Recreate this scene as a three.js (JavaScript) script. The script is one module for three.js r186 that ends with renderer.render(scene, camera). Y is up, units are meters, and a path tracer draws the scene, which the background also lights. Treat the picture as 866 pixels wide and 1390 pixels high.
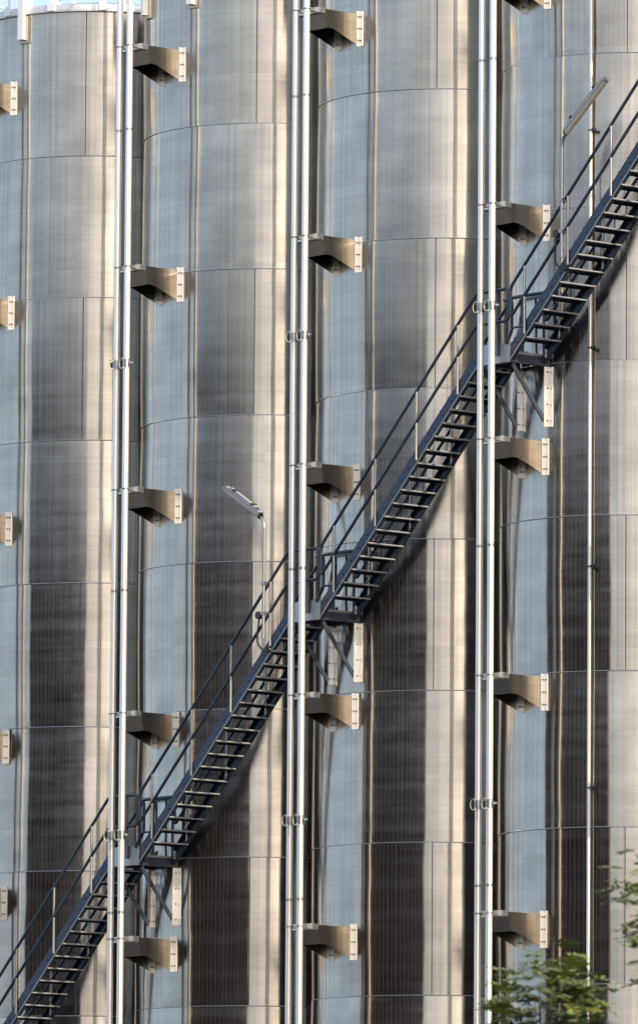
import * as THREE from 'three';
import { mergeGeometries } from 'three/addons/utils/BufferGeometryUtils.js';
import { ImprovedNoise } from 'three/addons/math/ImprovedNoise.js';

// ------------------------------------------------------------------ camera, sky, sun, exposure
const scene = new THREE.Scene();
const FOCAL = 10517.3, EYE = new THREE.Vector3(76.98435, 1.7, 68.28941);          // focal length in pixels of an 866 x 1390 frame
const FORWARD = new THREE.Vector3(-0.75326, 0.11929, -0.64681), UPWARD = new THREE.Vector3(0.08561, 0.99283, 0.08341);
const camera = new THREE.PerspectiveCamera(2 * Math.atan(695 / FOCAL) * 180 / Math.PI, 866 / 1390, 1, 5000);
camera.position.copy(EYE); camera.up.copy(UPWARD); camera.lookAt(EYE.clone().add(FORWARD)); camera.updateMatrixWorld();
camera.focus = 101; camera.userData.fStop = 5.5;

const SUN_AZ = 86.5 * Math.PI / 180, SUN_EL = 29 * Math.PI / 180;                     // azimuth from the row's outward normal (+z) towards +x
const SUN = new THREE.Vector3(Math.sin(SUN_AZ) * Math.cos(SUN_EL), Math.sin(SUN_EL), Math.cos(SUN_AZ) * Math.cos(SUN_EL));
const sky = (() => {                                                               // clear hazy evening air: blue away from the sun, warm and bright round it, paler towards the horizon
  const w = 512, h = 256, data = new Float32Array(w * h * 4), d = new THREE.Vector3();
  const mix = (a, b, t) => a.map((v, i) => v + (b[i] - v) * t);
  for (let j = 0; j < h; j++) for (let i = 0; i < w; i++) {
    const el = Math.max(((j + 0.5) / h - 0.5) * Math.PI, 0), az = ((i + 0.5) / w - 0.5) * 2 * Math.PI;
    d.set(Math.cos(az) * Math.cos(el), Math.sin(el), Math.sin(az) * Math.cos(el));
    const g = Math.acos(Math.min(1, Math.max(-1, d.dot(SUN)))) * 180 / Math.PI, e = el * 180 / Math.PI;
    const blue = mix([0.49, 0.71, 0.92], [0.13, 0.26, 0.56], 1 - Math.exp(-e / 38));
    const warm = mix([2.35, 1.72, 1.02], [1.2, 1.05, 0.86], 1 - Math.exp(-e / 30));
    const c = mix(blue, warm, (1 / (1 + (g / 36) ** 2)) * (0.35 + 0.65 * Math.exp(-e / 40)));
    const k = 1 + 2.2 * Math.exp(-((g / 28) ** 2));
    for (let n = 0; n < 3; n++) data[(j * w + i) * 4 + n] = c[n] * k;
    data[(j * w + i) * 4 + 3] = 1;
  }
  const t = new THREE.DataTexture(data, w, h, THREE.RGBAFormat, THREE.FloatType); t.mapping = THREE.EquirectangularReflectionMapping;
  t.magFilter = t.minFilter = THREE.LinearFilter; t.needsUpdate = true; return t;
})();
scene.background = sky; scene.environment = sky; scene.environmentIntensity = 1;
const sun = new THREE.DirectionalLight(new THREE.Color().setRGB(1, 0.81, 0.57), 5);
sun.position.copy(SUN).multiplyScalar(120).add(new THREE.Vector3(0, 10, 0)); sun.target.position.set(0, 10, 0);
sun.castShadow = true; sun.shadow.radius = 1.5; sun.shadow.mapSize.set(4096, 4096);
Object.assign(sun.shadow.camera, { left: -45, right: 45, top: 35, bottom: -35, near: 1, far: 300 });
scene.add(sun, sun.target);
const renderer = new THREE.WebGLRenderer({ antialias: true });
renderer.toneMapping = THREE.LinearToneMapping; renderer.toneMappingExposure = 1.42; renderer.shadowMap.enabled = true;

// ------------------------------------------------------------------ helpers
let seed = 20240611;
const rnd = () => { seed = (seed * 1664525 + 1013904223) >>> 0; return seed / 4294967296; };
const rr = (a, b) => a + (b - a) * rnd();
const noise = new ImprovedNoise();
const lin = (r, g, b) => new THREE.Color().setRGB(r, g, b);
const used = new Map();
function numbered(name) { const n = used.get(name) || 0; used.set(name, n + 1); return n ? `${name}_${String(n).padStart(3, '0')}` : name; }
const clean = g => { const n = g.index ? g.toNonIndexed() : g; for (const k of Object.keys(n.attributes)) if (!['position', 'normal', 'uv'].includes(k)) n.deleteAttribute(k); return n; };
function obj(name, geos, mat, parent) {
  geos = Array.isArray(geos) ? geos : [geos];
  const g = geos.length > 1 ? mergeGeometries(geos.map(clean)) : geos[0];
  const m = new THREE.Mesh(g, mat); m.name = parent ? name : numbered(name); m.castShadow = m.receiveShadow = true;
  (parent || scene).add(m); return m;
}
function thing(name, label, category, pos = [0, 0, 0], group) {
  const o = new THREE.Group(); o.name = numbered(name); o.position.set(...pos); scene.add(o);
  o.userData = { label, category }; if (group) o.userData.group = group; return o;
}
function copyOf(src, pos, label, group) {
  const c = src.clone(); c.name = numbered(src.name.replace(/_\d\d\d$/, '')); c.position.set(...pos); scene.add(c);
  c.userData = { ...src.userData, label }; if (group) c.userData.group = group; return c;
}
const bx = (x0, x1, y0, y1, z0, z1) => new THREE.BoxGeometry(x1 - x0, y1 - y0, z1 - z0).translate((x0 + x1) / 2, (y0 + y1) / 2, (z0 + z1) / 2);
const V = (x, y, z) => new THREE.Vector3(x, y, z);
function bar(a, b, w, h, upHint = V(0, 1, 0)) {                                   // rectangular bar from a to b
  const d = b.clone().sub(a), L = d.length(), zax = d.normalize(), xax = upHint.clone().cross(zax).normalize(), yax = zax.clone().cross(xax);
  return new THREE.BoxGeometry(w, h, L).applyMatrix4(new THREE.Matrix4().makeBasis(xax, yax, zax).setPosition(a.clone().add(b).multiplyScalar(0.5)));
}
function rod(a, b, r, seg = 10) {
  const d = b.clone().sub(a), L = d.length();
  return new THREE.CylinderGeometry(r, r, L, seg, 1).applyQuaternion(new THREE.Quaternion().setFromUnitVectors(V(0, 1, 0), d.normalize())).translate((a.x + b.x) / 2, (a.y + b.y) / 2, (a.z + b.z) / 2);
}
function bentTube(pts, r, bend = 0.09, closed = false, seg = 8) {                   // tube along a polyline with rounded corners
  const path = new THREE.CurvePath(), n = pts.length;
  const corner = i => {
    const p = pts[i], q = pts[(i + n - 1) % n], s = pts[(i + 1) % n];
    const c = Math.min(bend, p.distanceTo(q) * 0.45, p.distanceTo(s) * 0.45);
    return [p.clone().lerp(q, c / p.distanceTo(q)), p, p.clone().lerp(s, c / p.distanceTo(s))];
  };
  let last = closed ? corner(0)[2] : pts[0];
  for (let i = 1; i < (closed ? n + 1 : n - 1); i++) {
    const [a, p, b] = corner(i % n);
    path.add(new THREE.LineCurve3(last, a)); path.add(new THREE.QuadraticBezierCurve3(a, p, b)); last = b;
  }
  if (!closed) path.add(new THREE.LineCurve3(last, pts[n - 1]));
  const line = [];
  for (const c of path.curves) { const k = c.isLineCurve3 ? 1 : 5; for (let i = 0; i < k; i++) line.push(c.getPoint(i / k)); }
  if (!closed) line.push(pts[n - 1]);
  const clean2 = line.filter((p, i) => !i || p.distanceTo(line[i - 1]) > 1e-4);
  const parts = [];
  const m = closed ? clean2.length : clean2.length - 1;
  // one swept tube over the sample points
  class Poly extends THREE.Curve { getPoint(t, o = V(0, 0, 0)) { const f = Math.min(t, 0.999999) * m, i = Math.floor(f); return o.copy(clean2[i % clean2.length]).lerp(clean2[(i + 1) % clean2.length], f - i); } getPointAt(t, o) { return this.getPoint(t, o); } getTangentAt(t, o) { return this.getTangent(t, o); } }
  parts.push(new THREE.TubeGeometry(new Poly(), m, r, seg, closed));
  return parts[0];
}
function plate(pts, thickness, mat4) {                                            // extruded outline
  const s = new THREE.Shape(pts.map(p => new THREE.Vector2(...p)));
  const g = new THREE.ExtrudeGeometry(s, { depth: thickness, bevelEnabled: false }); if (mat4) g.applyMatrix4(mat4); return g;
}
function canvasTexture(n, fill, srgb = true) {
  const data = new Uint8Array(n * n * 4);
  for (let y = 0; y < n; y++) for (let x = 0; x < n; x++) { const c = fill(x / n, y / n, x, y); for (let k = 0; k < 3; k++) data[(y * n + x) * 4 + k] = Math.max(0, Math.min(255, c[k] * 255)); data[(y * n + x) * 4 + 3] = 255; }
  const t = new THREE.DataTexture(data, n, n); t.wrapS = t.wrapT = THREE.RepeatWrapping; t.magFilter = THREE.LinearFilter; t.minFilter = THREE.LinearMipmapLinearFilter; t.generateMipmaps = true;
  if (srgb) t.colorSpace = THREE.SRGBColorSpace; t.needsUpdate = true; return t;
}

// ------------------------------------------------------------------ materials
const N = 1024, colLine = new Float32Array(N), rowLine = new Float32Array(N), colWide = new Float32Array(N), rowWide = new Float32Array(N);
for (let i = 0; i < N; i++) { colLine[i] = rnd(); rowLine[i] = rnd(); }
for (let i = 0; i < N; i++) { let a = 0, b = 0; for (let k = -9; k <= 9; k++) { a += colLine[(i + k * 1 + N) % N]; b += rowLine[(i + k + N) % N]; } colWide[i] = a / 19 - 0.5; rowWide[i] = b / 19 - 0.5; }
const mid = (a, i) => (a[i] + a[(i + 1) % N] + a[(i + 2) % N] + a[(i + 3) % N] + a[(i + 4) % N]) / 5 - 0.5;
const brushed = canvasTexture(N, (u, v, x, y) => {                               // mill finish: rolled and ground lines both ways, a few scuffs
  const patch = 0.5 + 0.5 * noise.noise(u * 6, v * 6, 3.3);
  const k = 0.90 + 0.10 * (colLine[x] - 0.5) * (0.5 + patch) + 0.05 * (rowLine[y] - 0.5) + 0.11 * colWide[x] + 0.10 * rowWide[y] + 0.06 * noise.noise(u * 4, v * 9, 6.6) + 0.05 * noise.noise(u * 11, v * 3, 1.6) + 0.04 * mid(colLine, x) * (0.3 + patch) + 0.045 * mid(rowLine, y) * (1.2 - patch);
  return [k, k, k];
});
const brushedRough = canvasTexture(N, (u, v, x, y) => {
  const k = 0.80 + 0.5 * rowWide[y] + 0.15 * colWide[x] + 0.13 * noise.noise(u * 5, v * 16, 9.1) + 0.10 * noise.noise(u * 14, v * 40, 4.1);
  return [k, k, k];
}, false);
brushed.repeat.set(1 / 2.6, 1 / 2.6); brushedRough.repeat.set(1 / 2.6, 1 / 2.6);
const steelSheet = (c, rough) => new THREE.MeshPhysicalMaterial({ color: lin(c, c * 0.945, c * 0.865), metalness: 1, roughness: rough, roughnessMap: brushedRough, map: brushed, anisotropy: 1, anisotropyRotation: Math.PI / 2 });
const steels = [steelSheet(0.52, 0.19), steelSheet(0.55, 0.21)];                    // two sheet tones, the second slightly paler and rougher, used by turns
const weldSteel = new THREE.MeshStandardMaterial({ color: lin(0.50, 0.51, 0.54), metalness: 1, roughness: 0.35 });
const liner = new THREE.MeshStandardMaterial({ color: lin(0.30, 0.30, 0.30), metalness: 0.8, roughness: 0.5 });
const plateSteel = new THREE.MeshStandardMaterial({ color: lin(0.52, 0.475, 0.415), metalness: 1, roughness: 0.2, map: brushed });
const flangeSteel = new THREE.MeshStandardMaterial({ color: lin(0.66, 0.66, 0.66), metalness: 0.8, roughness: 0.26 });
const boltSteel = new THREE.MeshStandardMaterial({ color: lin(0.07, 0.07, 0.07), metalness: 0.6, roughness: 0.5 });
const pipeSteel = new THREE.MeshStandardMaterial({ color: lin(0.84, 0.83, 0.82), metalness: 0.8, roughness: 0.43 });
const stairSteel = new THREE.MeshStandardMaterial({ color: lin(0.052, 0.068, 0.108), metalness: 0.6, roughness: 0.4 });
const treadSteel = new THREE.MeshStandardMaterial({ color: lin(0.46, 0.46, 0.47), metalness: 0.7, roughness: 0.38 });
const litLipSteel = new THREE.MeshStandardMaterial({ color: lin(0.68, 0.71, 0.76), metalness: 0.7, roughness: 0.35 });  // paler than the tread: sun highlight on its edge put into the colour
const galv = new THREE.MeshStandardMaterial({ color: lin(0.36, 0.37, 0.38), metalness: 0.85, roughness: 0.33 });
const blackRubber = new THREE.MeshStandardMaterial({ color: lin(0.02, 0.02, 0.02), roughness: 0.6 });
const wireGreen = new THREE.MeshStandardMaterial({ color: lin(0.45, 0.47, 0.30), roughness: 0.5 });
const lampWhite = new THREE.MeshStandardMaterial({ color: lin(0.34, 0.35, 0.37), roughness: 0.45 });
const lampClear = new THREE.MeshStandardMaterial({ color: lin(0.48, 0.44, 0.38), roughness: 0.25 });

// ------------------------------------------------------------------ setting: ground
const concrete = canvasTexture(512, (u, v) => { const k = 0.27 + 0.05 * noise.noise(u * 8, v * 8, 1) + 0.05 * noise.noise(u * 40, v * 40, 2) + 0.05 * (rnd() - 0.5); return [k, k * 0.985, k * 0.95]; });
concrete.repeat.set(120, 120);
{
  const g = new THREE.PlaneGeometry(3000, 3000).rotateX(-Math.PI / 2);
  const m = obj('ground', g, new THREE.MeshStandardMaterial({ map: concrete, roughness: 0.95 })); m.userData.kind = 'structure';
}

// ------------------------------------------------------------------ silos
const R = 1.7174, PITCH = 3.692, TOP = 21.55, SEAM1 = 19.515, RAD = Math.PI / 180;
const siloX = s => (s - 3) * PITCH;
const BRACKET_H = [20.58, 17.54, 14.50, 11.46, 8.42];
const TILT = 0.014;                                                               // courses lean in and out by turns, metres at the joints
const courses = []; { let top = TOP, k = 0; for (let h = SEAM1; ; h -= 2, k++) { courses.push([Math.max(h, 0), top, k]); if (h <= 0) break; top = h; } }
function radius(s, k, phi, h, h0, h1) {                                            // phi in radians from +z towards +x
  const t = (h - h0) / (h1 - h0), up = k % 2 ? -1 : 1;                             // odd courses lean back and see more sky
  const u = R * phi, q = s * 17.3 + k * 5.7;
  let r = R + TILT * (t - 0.5) * 2 * up * 0.5 + 0.005 * Math.sin(Math.PI * t);
  r += 0.0055 * Math.cos(2 * phi + 6.283 * noise.noise(q * 3.1, 0.5, 7.7) * 2);
  r += 0.0024 * noise.noise(u * 1.1, h * 0.9, q) + 0.0009 * noise.noise(u * 2.6 + 7, h * 2.3, q + 3) + 0.00016 * noise.noise(u * 7, h * 1.6, q + 9);
  for (const hb of BRACKET_H) { const du = u - 0.14, dh = h - hb + 0.2; if (Math.abs(dh) < 1.2) r -= 0.0016 * Math.exp(-(du * du) / 0.075 - (dh * dh) / 0.10) * (0.6 + 0.8 * noise.noise(q, hb, 2.2)); }
  if (k % 2 === 0) { const d = Math.abs(phi - 44.6 * RAD) * R; r += 0.0014 * Math.exp(-d / 0.16); }
  return r;
}
function panelGeometry(s, k, p0, p1, h0, h1, nu, nv) {
  const pos = [], nor = [], uv = [], idx = [], e = 1e-3;
  for (let j = 0; j <= nv; j++) for (let i = 0; i <= nu; i++) {
    const phi = p0 + (p1 - p0) * i / nu, h = h0 + (h1 - h0) * j / nv, r = radius(s, k, phi, h, h0, h1);
    const P = (a, y) => { const q = radius(s, k, a, y, h0, h1); return V(q * Math.sin(a), y, q * Math.cos(a)); };
    const tu = P(phi + e, h).sub(P(phi - e, h)), tv = P(phi, h + e).sub(P(phi, h - e)), n = tu.cross(tv).normalize();
    pos.push(r * Math.sin(phi), h, r * Math.cos(phi)); nor.push(n.x, n.y, n.z); uv.push(R * phi + s * 3.7 + k * 1.37, h + s * 2.9);
  }
  for (let j = 0; j < nv; j++) for (let i = 0; i < nu; i++) { const a = j * (nu + 1) + i, b = a + 1, c = a + nu + 1, d = c + 1; idx.push(a, b, d, a, d, c); }
  const g = new THREE.BufferGeometry();
  g.setAttribute('position', new THREE.Float32BufferAttribute(pos, 3)); g.setAttribute('normal', new THREE.Float32BufferAttribute(nor, 3)); g.setAttribute('uv', new THREE.Float32BufferAttribute(uv, 2)); g.setIndex(idx);
  return g;
}
const siloLabels = {
  0: 'brushed steel silo at the far end of the row beyond the last stair flight',
  1: 'brushed steel silo whose rim and roof railing stand against the sky',
  2: 'brushed steel silo behind the grey stair lamp that leans down the stairs',
  3: 'brushed steel silo between the stair lamp silo and the silo with the thin downpipe',
  4: 'brushed steel silo with a thin downpipe clamped to its wall',
  5: 'brushed steel silo next to the downpipe silo where the top stair flight ends',
};
const roofSteel = new THREE.MeshStandardMaterial({ color: lin(0.62, 0.63, 0.65), metalness: 0.85, roughness: 0.42 });
const railWhite = new THREE.MeshStandardMaterial({ color: lin(0.72, 0.73, 0.75), metalness: 0.6, roughness: 0.4 });
function silo(s) {
  const t = thing('silo', siloLabels[s], 'silo', [siloX(s), 0, 0], 'row of steel silos');
  const fine = s >= 1 && s <= 4, gap = 0.0065 / R;
  obj('inner_shell', new THREE.CylinderGeometry(R - 0.03, R - 0.03, TOP - 0.1, 64, 1, true).translate(0, (TOP - 0.1) / 2, 0), liner, t);
  for (const [h0, h1, k] of courses) {
    const seam = (k % 2 ? -62 : 44.6) * RAD, hi = fine && h1 > 6.5;
    // two sheets to a course, the front one finely divided so that it can buckle a little
    const spans = k % 2 ? [[seam, seam + Math.PI], [seam + Math.PI, seam + 2 * Math.PI]] : [[seam - Math.PI, seam], [seam, seam + Math.PI]];
    spans.forEach(([a, b], i) => {
      const near = hi && (k % 2 ? i === 0 : true);
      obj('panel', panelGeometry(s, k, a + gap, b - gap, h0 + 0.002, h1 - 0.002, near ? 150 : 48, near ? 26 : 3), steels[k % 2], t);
    });
    if (h0 > 0) obj('weld_seam', new THREE.TorusGeometry(R + (k % 2 ? 1 : -1) * TILT * 0.5 + 0.001, 0.0075, 6, 96).rotateX(Math.PI / 2).translate(0, h0, 0), weldSteel, t);
  }
  // rim, roof and roof railing
  obj('rim', new THREE.LatheGeometry([[R - 0.02, 0], [R + 0.035, 0], [R + 0.045, 0.012], [R + 0.045, 0.10], [R + 0.03, 0.115], [R - 0.02, 0.115]].map(p => new THREE.Vector2(...p)), 96).translate(0, TOP, 0), roofSteel, t);
  obj('roof', new THREE.ConeGeometry(R, 0.35, 64, 1, false).translate(0, TOP + 0.115 + 0.18, 0), roofSteel, t);
  const rr0 = R + 0.02;
  for (const y of [0.55, 1.05]) obj('roof_rail', new THREE.TorusGeometry(rr0, 0.021, 8, 72).rotateX(Math.PI / 2).translate(0, TOP + y, 0), railWhite, t);
  for (const d of [13.6, -21, 118, 205, 292]) {
    const rot = new THREE.Matrix4().makeRotationY(d * RAD);
    const p = obj('rail_post', bx(-0.045, 0.045, TOP - 0.36, TOP + 1.07, R + 0.05, R + 0.13).applyMatrix4(rot), railWhite, t);
    obj('post_foot', bx(-0.075, 0.075, TOP - 0.40, TOP - 0.02, R - 0.03, R + 0.048).applyMatrix4(rot), plateSteel, p);
  }
  for (let i = 0; i < 15; i++) {
    const rot = new THREE.Matrix4().makeRotationY((4 + i * 24) * RAD);
    obj('rail_upright', bx(-0.02, 0.02, TOP + 0.116, TOP + 1.03, R + 0.004, R + 0.034).applyMatrix4(rot), railWhite, t);
    obj('rim_clip', bx(-0.05, 0.05, TOP + 0.02, TOP + 0.15, R + 0.046, R + 0.075).applyMatrix4(rot), railWhite, t);
  }
  return t;
}
for (let s = 0; s <= 5; s++) silo(s);

// an unseen dark block, added behind the row to keep the silo gaps dark
{
  const t = thing('gap_dark_block', 'unseen dark block added behind the row of silos to darken its gaps', 'building', [0, 0, 0]);
  const m = new THREE.MeshStandardMaterial({ color: lin(0.035, 0.032, 0.034), roughness: 0.8 });
  obj('wall', bx(-16, 13, 0, 20.6, -13, -1.95), m, t);
  obj('roof', bx(-16.2, 13.2, 20.602, 20.9, -13.2, -1.85), roofSteel, t);
}

// ------------------------------------------------------------------ pipe brackets
const siloWord = { 0: 'the silo past the last stair flight', 1: 'the silo whose rim shows against the sky', 2: 'the silo behind the grey stair lamp', 3: 'the silo between grey lamp and downpipe silo', 4: 'the silo with the thin downpipe', 5: 'the silo next to the downpipe silo' };
function makeBracket() {
  const t = new THREE.Group(); t.name = 'pipe_bracket';
  const side = [[1.69, 0], [2.318, 0], [2.272, -0.238], [2.17, -0.245], [1.69, -0.435]];
  const yz = x => new THREE.Matrix4().makeBasis(V(0, 0, 1), V(0, 1, 0), V(-1, 0, 0)).setPosition(x, 0, 0);
  obj('side_plate', plate(side, 0.006, yz(0.203)), plateSteel, t);
  obj('side_plate', plate(side, 0.006, yz(-0.237)), plateSteel, t);
  obj('front_plate', bx(-0.243, 0.203, -0.122, 0.122, -0.003, 0.003).rotateX(0.21).translate(-0, -0.122, 2.298), plateSteel, t);
  obj('top_plate', bx(-0.2425, 0.2025, 0.0005, 0.0065, 1.70, 2.33), plateSteel, t);
  obj('crossbar', [bx(-0.27, 0.215, -0.055, 0.02, 2.3275, 2.44)], flangeSteel, t);
  for (const x of [0.204, -0.236]) {
    const f = obj('mounting_angle', [bx(x, x + 0.010, -0.43, 0.045, 1.695, 1.775), bx(x + 0.0105, x + 0.066, -0.43, 0.045, 1.700, 1.722)], flangeSteel, t);
    const bolts = [];
    for (const y of [-0.03, -0.19, -0.35]) { bolts.push(rod(V(x + 0.010, y, 1.745), V(x + 0.022, y, 1.745), 0.009, 8)); bolts.push(rod(V(x + 0.038, y, 1.722), V(x + 0.038, y, 1.730), 0.008, 8)); }
    obj('bolts', bolts, boltSteel, f).userData.kind = 'stuff';
  }
  for (const x of [-0.066, 0.146]) obj('pipe_clamp', [new THREE.TorusGeometry(0.049, 0.008, 6, 20).rotateX(Math.PI / 2).translate(x, -0.02, 2.59), bx(x - 0.028, x + 0.028, -0.042, 0.002, 2.4405, 2.543), bx(x - 0.075, x - 0.048, -0.035, -0.005, 2.565, 2.59)], galv, t);
  return t;
}
const bracketProto = makeBracket(); let firstBracket = true;
const rowWords = ['topmost', 'second from the top', 'middle', 'second lowest', 'lowest'];
for (let s = 0; s <= 5; s++) {
  const hs = s === 1 ? [20.58, 17.54, 14.50, 11.46, 9.29] : [20.58, 17.54, 14.50, 11.46, 8.42];
  hs.forEach((h, i) => {
    const b = firstBracket ? bracketProto : bracketProto.clone(); firstBracket = false;
    b.name = numbered('pipe_bracket'); b.position.set(siloX(s), h, 0); scene.add(b);
    b.userData = { label: `folded steel pipe bracket on ${siloWord[s]}, ${rowWords[i]}`.split(' ').slice(0, 16).join(' '), category: 'bracket', group: 'pipe brackets on the silos' };
  });
}

// ------------------------------------------------------------------ conveying pipes
function makePipe(first) {
  const t = new THREE.Group();
  obj('tube', [new THREE.CylinderGeometry(0.044, 0.044, 23.4, 28, 1).translate(0, 11.7, 0)], pipeSteel, t);
  for (const y of [16.19, 9.79, 3.4]) {
    const c = obj('coupling', [new THREE.CylinderGeometry(0.052, 0.052, 0.11, 24).translate(0, y, 0)], galv, t);
    obj('lever', bx(0.045, 0.11, y - 0.010, y + 0.010, -0.010, 0.010), galv, c);
    obj('lever_knob', rod(V(0.11, y, -0.014), V(0.11, y, 0.014), 0.016, 8), flangeSteel, c);
    obj('clasp', rod(V(-0.062, y - 0.032, 0.02), V(-0.062, y + 0.032, 0.02), 0.028, 10), blackRubber, c);
    for (const e of [0.062, -0.062]) obj('wire_lug', bx(-0.02, 0.02, y + e - 0.012, y + e + 0.012, 0.03, 0.055), flangeSteel, c);
    const arc = new THREE.CatmullRomCurve3([V(0, y + 0.075, 0.055), V(-0.06, y + 0.06, 0.06), V(-0.085, y, 0.06), V(-0.06, y - 0.06, 0.06), V(0, y - 0.075, 0.055)]);
    obj('earth_wire', new THREE.TubeGeometry(arc, 16, 0.0045, 6), wireGreen, c);
  }
  for (const y of [8.75, 13.1, 19.4]) obj('joint_ring', new THREE.CylinderGeometry(0.0455, 0.0455, 0.03, 24).translate(0, y, 0), galv, t);
  return t;
}
const pipeProto = makePipe(); let firstPipe = true;
for (let s = 0; s <= 5; s++) for (const [x, w] of [[-0.066, 'downstairs'], [0.146, 'upstairs']]) {
  const p = firstPipe ? pipeProto : pipeProto.clone(); firstPipe = false;
  p.name = numbered('conveying_pipe'); p.position.set(siloX(s) + x, 0, 2.59); scene.add(p);
  p.userData = { label: `bright steel vertical pipe of the pair before ${siloWord[s]}, ${w} side`.replace('vertical pipe of the pair before', 'pipe before'), category: 'pipe', group: 'pairs of conveying pipes' };
}

// ------------------------------------------------------------------ stair flights (local origin: silo axis, deck level)
const SL = 0.985, RISE = 0.16, ZO = 2.385, ZI = 1.765;                              // slope, riser, outer and inner stringer faces
const under = x => -0.10 + SL * (x - 0.3);                                          // underside of the stringers
function makeFlight() {
  const t = new THREE.Group(), x0 = 0.285, x1 = 3.40, d = 0.20;
  for (const [z, out] of [[ZO, 1], [ZI, -1]]) {
    const web = plate([[x0, under(x0)], [x1, under(x1)], [x1, under(x1) + d], [x0, under(x0) + d]], 0.008).translate(0, 0, z - 0.008);
    const lip = (o, w) => plate([[x0, under(x0) + o], [x1, under(x1) + o], [x1, under(x1) + o + 0.012], [x0, under(x0) + o + 0.012]], w).translate(0, 0, out > 0 ? z - 0.008 - w : z);
    const sg = obj('stringer', [web, lip(0, 0.055), lip(d - 0.012, 0.055)], stairSteel, t);
if (out > 0) obj('edge_glint', plate([[x0, under(x0) - 0.010], [x1, under(x1) - 0.010], [x1, under(x1) + 0.008], [x0, under(x0) + 0.008]], 0.010).translate(0, 0, z + 0.0005), galv, sg);  // added bright strip: paints the sunlit lower edge of the outer stringer
    // tread bolts on the outside of the web
    if (out > 0) { const b = []; for (let n = 1; n < 19; n++) { const x = 0.3 + (RISE * n - 0.02) / SL; for (const e of [-0.05, 0.05]) b.push(rod(V(x + e, RISE * n - 0.045 + e * 0.4, z), V(x + e, RISE * n - 0.045 + e * 0.4, z + 0.012), 0.013, 8)); } obj('bolts', b, boltSteel, sg).userData.kind = 'stuff'; }
  }
  for (let n = 1; n < 19; n++) {
    const x = 0.3 + (RISE * n - 0.02) / SL, y = RISE * n, z0 = ZI + 0.001, z1 = ZO - 0.0085;
const tr = obj('tread', [bx(x - 0.115, x + 0.106, y - 0.006, y, z0, z1), bx(x - 0.115, x - 0.107, y - 0.035, y - 0.0062, z0, z1), bx(x - 0.106, x + 0.10, y - 0.034, y - 0.0064, z0, z0 + 0.006), bx(x - 0.106, x + 0.10, y - 0.034, y - 0.0064, z1 - 0.006, z1)], stairSteel, t);
    obj('lip', [new THREE.CylinderGeometry(0.0105, 0.0105, z1 - z0, 10).rotateX(Math.PI / 2).translate(x + 0.112, y - 0.012, (z0 + z1) / 2), bx(x + 0.1065, x + 0.112, y - 0.024, y - 0.012, z0, z1)], litLipSteel, tr);
  }
  // closed handrail loops, one on each side; the upper end lies level before the next platform
  for (const [z, name] of [[ZO + 0.02, 'outer_handrail'], [ZI + 0.03, 'inner_handrail']]) {
    const top = x => under(x) + 0.945, mid = x => under(x) + 0.50, e = 3.34, end = z > 2 ? PITCH + 0.257 : e + 0.05;
    const loop = z > 2 ? [V(0.298, mid(0.298) + 0.02, z), V(0.298, top(0.298) - 0.03, z), V(e, top(e), z), V(end, top(e), z), V(end, mid(e) + 0.03, z), V(e, mid(e) + 0.03, z)]
      : [V(0.298, mid(0.298) + 0.02, z), V(0.298, top(0.298) - 0.03, z), V(e, top(e), z), V(e, mid(e), z)];
    const h = obj(name, bentTube(loop, 0.021, 0.07, true), stairSteel, t);
    for (const x of [0.56, 1.375, 2.18, 2.975]) obj('post', [rod(V(x, under(x) + 0.03, z), V(x, top(x) - 0.015, z), 0.017, 8)], galv, h);
    if (z > 2) obj('post', rod(V(PITCH + 0.03, 3.04 - 0.05, z), V(PITCH + 0.03, top(e), z), 0.02, 8), stairSteel, h);
  }
  obj('toe_rail', bentTube([V(0.2, 0.09, ZO + 0.005), V(0.33, 0.285, ZO + 0.012), V(0.55, 0.285, ZO + 0.012)], 0.015, 0.03), stairSteel, t);
  return t;
}
const flightProto = makeFlight();
const deckOf = s => 15.62 + (s - 4) * 3.04;
const flightLabels = {
  1: 'lowest dark steel stair flight, climbing past the silo whose rim meets the sky',
  2: 'dark steel stair flight carrying the grey lamp that leans down the stairs',
  3: 'dark steel stair flight without a lamp between two lamp carrying flights',
  4: 'topmost dark steel stair flight, crossing in front of the thin downpipe',
};
for (let s = 1; s <= 4; s++) {
  const f = s === 1 ? flightProto : flightProto.clone(); f.name = numbered('stair_flight'); f.position.set(siloX(s), deckOf(s), 0); scene.add(f);
  f.userData = { label: flightLabels[s], category: 'stairs', group: 'stair flights along the silos' };
}

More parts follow.
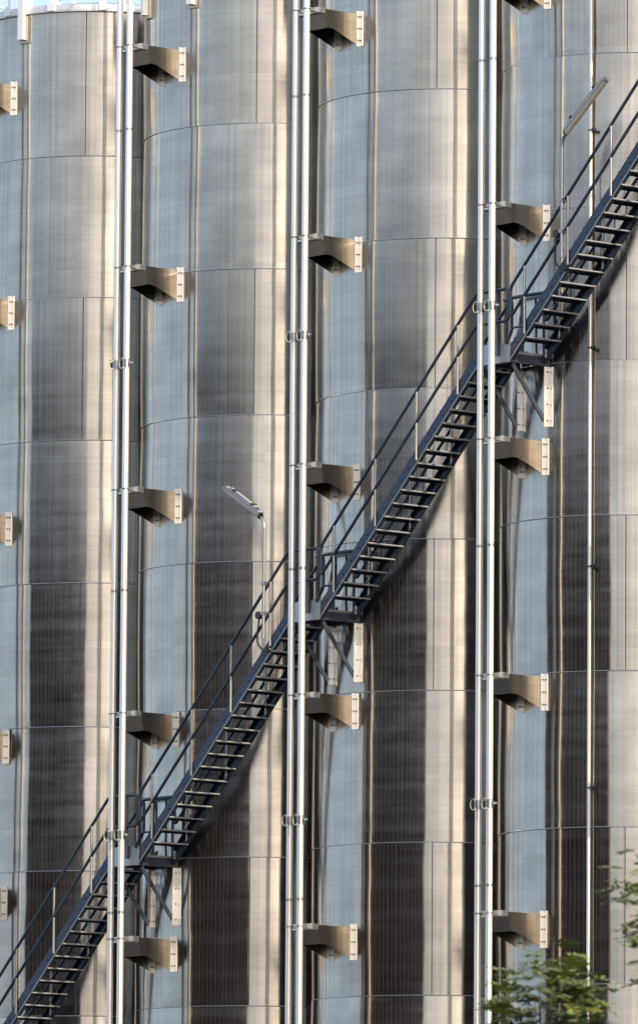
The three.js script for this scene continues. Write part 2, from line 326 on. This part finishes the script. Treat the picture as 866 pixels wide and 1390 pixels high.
// ------------------------------------------------------------------ landings
function makeLanding() {
  const t = new THREE.Group(), xa = -0.30, xb = 0.27;
  obj('deck', bx(xa + 0.006, xb - 0.006, -0.03, 0, 1.74, 2.368), treadSteel, t);
  obj('fascia', [bx(xa, xb, -0.145, -0.005, 2.369, 2.385), bx(xa, xb, -0.145, -0.133, 2.31, 2.3688)], galv, t);
  obj('toe_plate', [bx(xa, xb, -0.003, 0.115, 2.372, 2.380)], galv, t);
  for (const [x, o] of [[xb, 1], [xa, -1]]) obj('side_beam', [bx(Math.min(x, x - o * 0.012), Math.max(x, x - o * 0.012), -0.145, -0.031, 1.70, 2.3685), bx(Math.min(x - o * 0.0125, x - o * 0.06), Math.max(x - o * 0.0125, x - o * 0.06), -0.145, -0.135, 1.72, 2.30)], stairSteel, t);
  for (const x of [0.262, -0.29]) {
    obj('strut', [bar(V(x, -0.165, 2.335), V(x, -0.90, 1.735), 0.008, 0.055, V(0, 1, 1)), bar(V(x - 0.024, -0.181, 2.325), V(x - 0.024, -0.916, 1.725), 0.04, 0.008, V(0, 1, 1))], stairSteel, t);
    const f = obj('mounting_angle', [bx(x + 0.006, x + 0.018, -0.93, -0.155, 1.69, x > 0 ? 1.80 : 1.765), bx(x + 0.0185, x + 0.070, -0.93, -0.155, 1.690, 1.712)], flangeSteel, t);
    const b = []; for (const y of [-0.22, -0.43, -0.64, -0.85]) { b.push(rod(V(x + 0.018, y, 1.745), V(x + 0.03, y, 1.745), 0.009, 8)); }
    obj('bolts', b, boltSteel, f).userData.kind = 'stuff';
  }
  // curved guard rail on the silo side
  const arc = []; for (let i = 0; i <= 12; i++) { const a = (-17 + i * 2.75) * RAD; arc.push(V(1.84 * Math.sin(a), 0.80, 1.84 * Math.cos(a))); }
  const g = obj('guard_rail', new THREE.TubeGeometry(new THREE.CatmullRomCurve3(arc), 24, 0.024, 8), stairSteel, t);
  for (const a of [-15, -3, 9]) obj('post', rod(V(1.84 * Math.sin(a * RAD), -0.02, 1.84 * Math.cos(a * RAD)), V(1.84 * Math.sin(a * RAD), 0.80, 1.84 * Math.cos(a * RAD)), 0.02, 8), stairSteel, g);
  return t;
}
const landingProto = makeLanding();
for (let s = 1; s <= 5; s++) {
  const l = s === 1 ? landingProto : landingProto.clone(); l.name = numbered('stair_landing'); l.position.set(siloX(s), deckOf(s), 0); scene.add(l);
  l.userData = { label: `strutted steel stair landing bolted to ${siloWord[s]}`, category: 'landing', group: 'stair landings on the silos' };
}

// ------------------------------------------------------------------ stair lamps
function lamp(x, y0, y1, tipX, tipY, label, tubeMat) {
  const t = thing('stair_lamp', label, 'lamp', [x, y0, ZO + 0.055], 'tube lamps on the stairs'), H = y1 - y0, dx = tipX - x, dy = tipY - y1, L = Math.hypot(dx, dy), ux = dx / L, uy = dy / L;
  obj('pole', bentTube([V(0, 0, 0), V(0, H, 0), V(ux * 0.34, H + uy * 0.34, 0)], 0.022, 0.12), galv, t);
  const nx = -uy * Math.sign(ux), ny = Math.abs(ux);                                   // upward normal of the fitting
  const at = (a, o) => V(ux * a + nx * o, H + uy * a + ny * o, 0);
  const head = obj('housing', [bar(at(0.10, 0.035), at(L, 0.035), 0.075, 0.04, V(nx, ny, 0)), bar(at(0.2, 0.065), at(L - 0.1, 0.065), 0.05, 0.03, V(nx, ny, 0))], lampWhite, t);
  obj('diffuser', [rod(at(0.10, -0.005), at(L, -0.005), 0.034, 16)], lampClear, head);
  obj('end_cap', [rod(at(0.085, 0.005), at(0.105, 0.005), 0.042, 16)], boltSteel, head);
  obj('end_cap', [rod(at(L - 0.005, 0.005), at(L + 0.02, 0.005), 0.042, 16)], galv, head);
  for (const a of [0.28, L - 0.22]) obj('clip', bar(at(a, 0.08), at(a + 0.04, 0.08), 0.085, 0.02, V(nx, ny, 0)), boltSteel, head);
  for (const y of [0.34, 0.74]) obj('clamp', [bx(-0.03, 0.03, y - 0.02, y + 0.02, -0.045, 0.028), bx(-0.06, 0.06, y - 0.012, y + 0.012, -0.046, -0.03)], galv, t);
  obj('junction_box', [new THREE.CylinderGeometry(0.05, 0.05, 0.06, 16).rotateX(Math.PI / 2).translate(-0.09, 0.32, 0)], boltSteel, t);
  const c = new THREE.CatmullRomCurve3([V(-0.09, 0.27, 0), V(-0.11, 0.05, 0.01), V(-0.10, -0.05, 0.01), V(-0.03, -0.13, 0), V(0.05, -0.17, -0.02), V(0.12, -0.10, -0.03)]);
  obj('cable', new THREE.TubeGeometry(c, 24, 0.013, 6), blackRubber, t);
}
lamp(siloX(2) + 2.88, 12.25, 13.84, siloX(2) + 2.07, 14.31, 'grey tube lamp on bent pole leaning down the stairs', galv);
lamp(siloX(4) + 1.30, 16.70, 18.24, siloX(4) + 2.12, 18.88, 'white tube lamp on straight pole leaning up the topmost flight', lampWhite);

// ------------------------------------------------------------------ downpipe on the fourth silo
{
  const a = 29.6 * RAD, r = R + 0.075, t = thing('downpipe', 'thin bright downpipe clamped to the wall of a steel silo', 'pipe', [siloX(4) + r * Math.sin(a), 0, r * Math.cos(a)]);
  obj('tube', new THREE.CylinderGeometry(0.024, 0.024, 23, 24).translate(0, 11.5, 0), pipeSteel, t);
  for (const y of [21.3, 18.5, 15.67, 12.85, 10.01, 7.2, 4.4]) obj('clamp', [new THREE.TorusGeometry(0.033, 0.008, 6, 20).rotateX(Math.PI / 2).translate(0, y, 0), bx(0.035, 0.085, y - 0.02, y + 0.02, -0.015, 0.015), bx(-0.012, 0.012, y - 0.015, y + 0.015, -0.10, -0.035).applyMatrix4(new THREE.Matrix4().makeTranslation(0, 0, 0))], boltSteel, t);
}

// ------------------------------------------------------------------ hall across the yard, behind the viewer's left shoulder: the silos mirror it
{
  const X0 = -12.4, X1 = 18.4, Z0 = 27.8, H = 20.2, depth = 26;
  const t = thing('industrial_hall', 'long dark industrial hall with upright ribs standing across the yard', 'building', [0, 0, 0]);
  const wallM = new THREE.MeshStandardMaterial({ color: lin(0.013, 0.0125, 0.020), roughness: 0.75 });
  const ribM = new THREE.MeshStandardMaterial({ color: lin(0.42, 0.25, 0.14), roughness: 0.6 });
  const trimM = new THREE.MeshStandardMaterial({ color: lin(0.42, 0.22, 0.11), roughness: 0.6 });
  obj('wall', bx(X0, X1, 0, H, Z0, Z0 + depth), wallM, t);
  obj('roof', bx(X0 - 0.2, X1 + 0.2, H + 0.002, H + 0.35, Z0 - 0.2, Z0 + depth + 0.2), new THREE.MeshStandardMaterial({ color: lin(0.10, 0.10, 0.11), roughness: 0.7 }), t);
  for (let x = X0 + 0.15; x < X1; x += 1.9) obj('rib', new THREE.CylinderGeometry(0.16, 0.16, H - 0.05, 16, 1, false).scale(1, 1, 1).translate(x, (H - 0.05) / 2, Z0 - 0.06), ribM, t);
  obj('corner_trim', new THREE.CylinderGeometry(0.42, 0.42, H - 0.05, 20).translate(X1, (H - 0.05) / 2, Z0 - 0.15), trimM, t);
}

// ------------------------------------------------------------------ trees in the foreground
const ray = (px, py, depth) => {                                                      // point at a depth along the viewing direction
  const right = FORWARD.clone().cross(UPWARD).normalize();
  return EYE.clone().addScaledVector(FORWARD, depth).addScaledVector(right, (px - 433) / FOCAL * depth).addScaledVector(UPWARD, -(py - 695) / FOCAL * depth);
};
const bark = new THREE.MeshStandardMaterial({ color: lin(0.06, 0.045, 0.035), roughness: 0.9 });
const leafMats = [[0.11, 0.16, 0.016], [0.20, 0.23, 0.02], [0.05, 0.09, 0.015]].map(c => new THREE.MeshPhysicalMaterial({ color: lin(...c), roughness: 0.75, transmission: 0.35, thickness: 0, side: THREE.DoubleSide }));
function tree(base, height, crownR, leaves, label, name) {
  const t = thing(name, label, 'tree', [base.x, 0, base.z], 'foreground trees'), limbs = [], tips = [];
  const crownY = height - crownR * 0.95;
  const taper = (a, b, r0, r1) => { const L = a.distanceTo(b), d = b.clone().sub(a).normalize(); return new THREE.CylinderGeometry(r1, r0, L, 7, 1).applyQuaternion(new THREE.Quaternion().setFromUnitVectors(V(0, 1, 0), d)).translate((a.x + b.x) / 2, (a.y + b.y) / 2, (a.z + b.z) / 2); };
  const fork = V(rr(-0.1, 0.1), crownY * 0.55, rr(-0.1, 0.1));
  obj('trunk', [taper(V(0, 0, 0), V(0.03, crownY * 0.3, 0.02), 0.11, 0.09), taper(V(0.03, crownY * 0.3, 0.02), fork, 0.09, 0.07)], bark, t);
  for (let i = 0; i < 42; i++) {
    const a = rnd() * Math.PI * 2, e = Math.acos(1 - rnd() * 1.5) - Math.PI / 2, q = crownR * (0.55 + 0.5 * rnd());
    const tip = V(Math.cos(a) * Math.cos(e) * q, crownY - Math.sin(e) * q * 0.95, Math.sin(a) * Math.cos(e) * q), mid = fork.clone().lerp(tip, 0.5).add(V(0, 0.18, 0));
    limbs.push(taper(fork, mid, 0.016, 0.008), taper(mid, mid.clone().lerp(tip, 0.75), 0.008, 0.003)); tips.push([mid, tip]);
  }
  obj('limbs', limbs, bark, t);
  // each twig end carries sprays: a drooping stalk with leaflets in pairs, held nearly level
  const shape = [[0, 0], [0.010, 0.012], [0.0155, 0.030], [0.012, 0.048], [0, 0.066], [-0.012, 0.048], [-0.0155, 0.030], [-0.010, 0.012]], n = shape.length;
  const bins = [[], [], []], stalks = [], M = new THREE.Matrix4(), leafM = new THREE.Matrix4(), v = V(0, 0, 0);
  const perTip = Math.ceil(leaves / tips.length);
  for (const [mid, tip] of tips) for (let k = 0; k < perTip; k++) {
    const base = mid.clone().lerp(tip, 0.25 + 0.8 * rnd()).add(V(rr(-1, 1), rr(-0.5, 0.5), rr(-1, 1)).multiplyScalar(0.10));
    const out = tip.clone().sub(fork).setY(0).normalize(), yaw = Math.atan2(out.x, out.z) + rr(-1.1, 1.1), L = rr(0.16, 0.30), droop = rr(0.1, 0.5), lift = rr(-0.1, 0.35), roll = rr(-0.5, 0.5), size = rr(0.8, 1.25), bin = bins[Math.floor(rnd() * 3)];
    M.compose(base, new THREE.Quaternion().setFromEuler(new THREE.Euler(-lift, yaw, roll, 'YXZ')), V(1, 1, 1));
    const at = f => V(0, -droop * L * f * f, L * f), pairs = 6;
    stalks.push(rod(at(0).applyMatrix4(M), at(1).applyMatrix4(M), 0.0022, 3));
    for (let i = 0; i <= pairs * 2; i++) {
      const f = i === pairs * 2 ? 1 : 0.16 + 0.82 * Math.floor(i / 2) / pairs, side = i === pairs * 2 ? 0 : i % 2 ? 1 : -1, sc = size * (0.75 + 0.5 * Math.sin(Math.PI * Math.min(f, 0.9))) * rr(0.85, 1.1);
      leafM.compose(at(f), new THREE.Quaternion().setFromEuler(new THREE.Euler(Math.PI / 2 + rr(-0.1, 0.45), side * rr(0.85, 1.25), 0, 'YXZ')), V(sc, sc, sc)).premultiply(M);
      for (let j = 1; j < n - 1; j++) for (const q of [0, j, j + 1]) { v.set(shape[q][0], shape[q][1], Math.abs(shape[q][0]) * 0.4).applyMatrix4(leafM); bin.push(v.x, v.y, v.z); }
    }
  }
  obj('stalks', stalks, leafMats[0], t).userData.kind = 'stuff';
  bins.forEach((b, i) => {
    const g = new THREE.BufferGeometry(); g.setAttribute('position', new THREE.Float32BufferAttribute(b, 3)); g.computeVertexNormals();
    obj('crown', g, leafMats[i], t).userData.kind = 'stuff';
  });
}
{
  const a = ray(745, 1420, 58), b = ray(985, 1330, 56);
  tree(a, ray(745, 1284, 58).y, 0.32, 220, 'low leafy green tree whose top just reaches the silo pipes', 'leafy_tree');
  tree(b, ray(985, 1075, 56).y, 0.70, 360, 'taller leafy green tree with bright sprays before the downpipe silo', 'leafy_tree');
}
renderer.render(scene, camera);
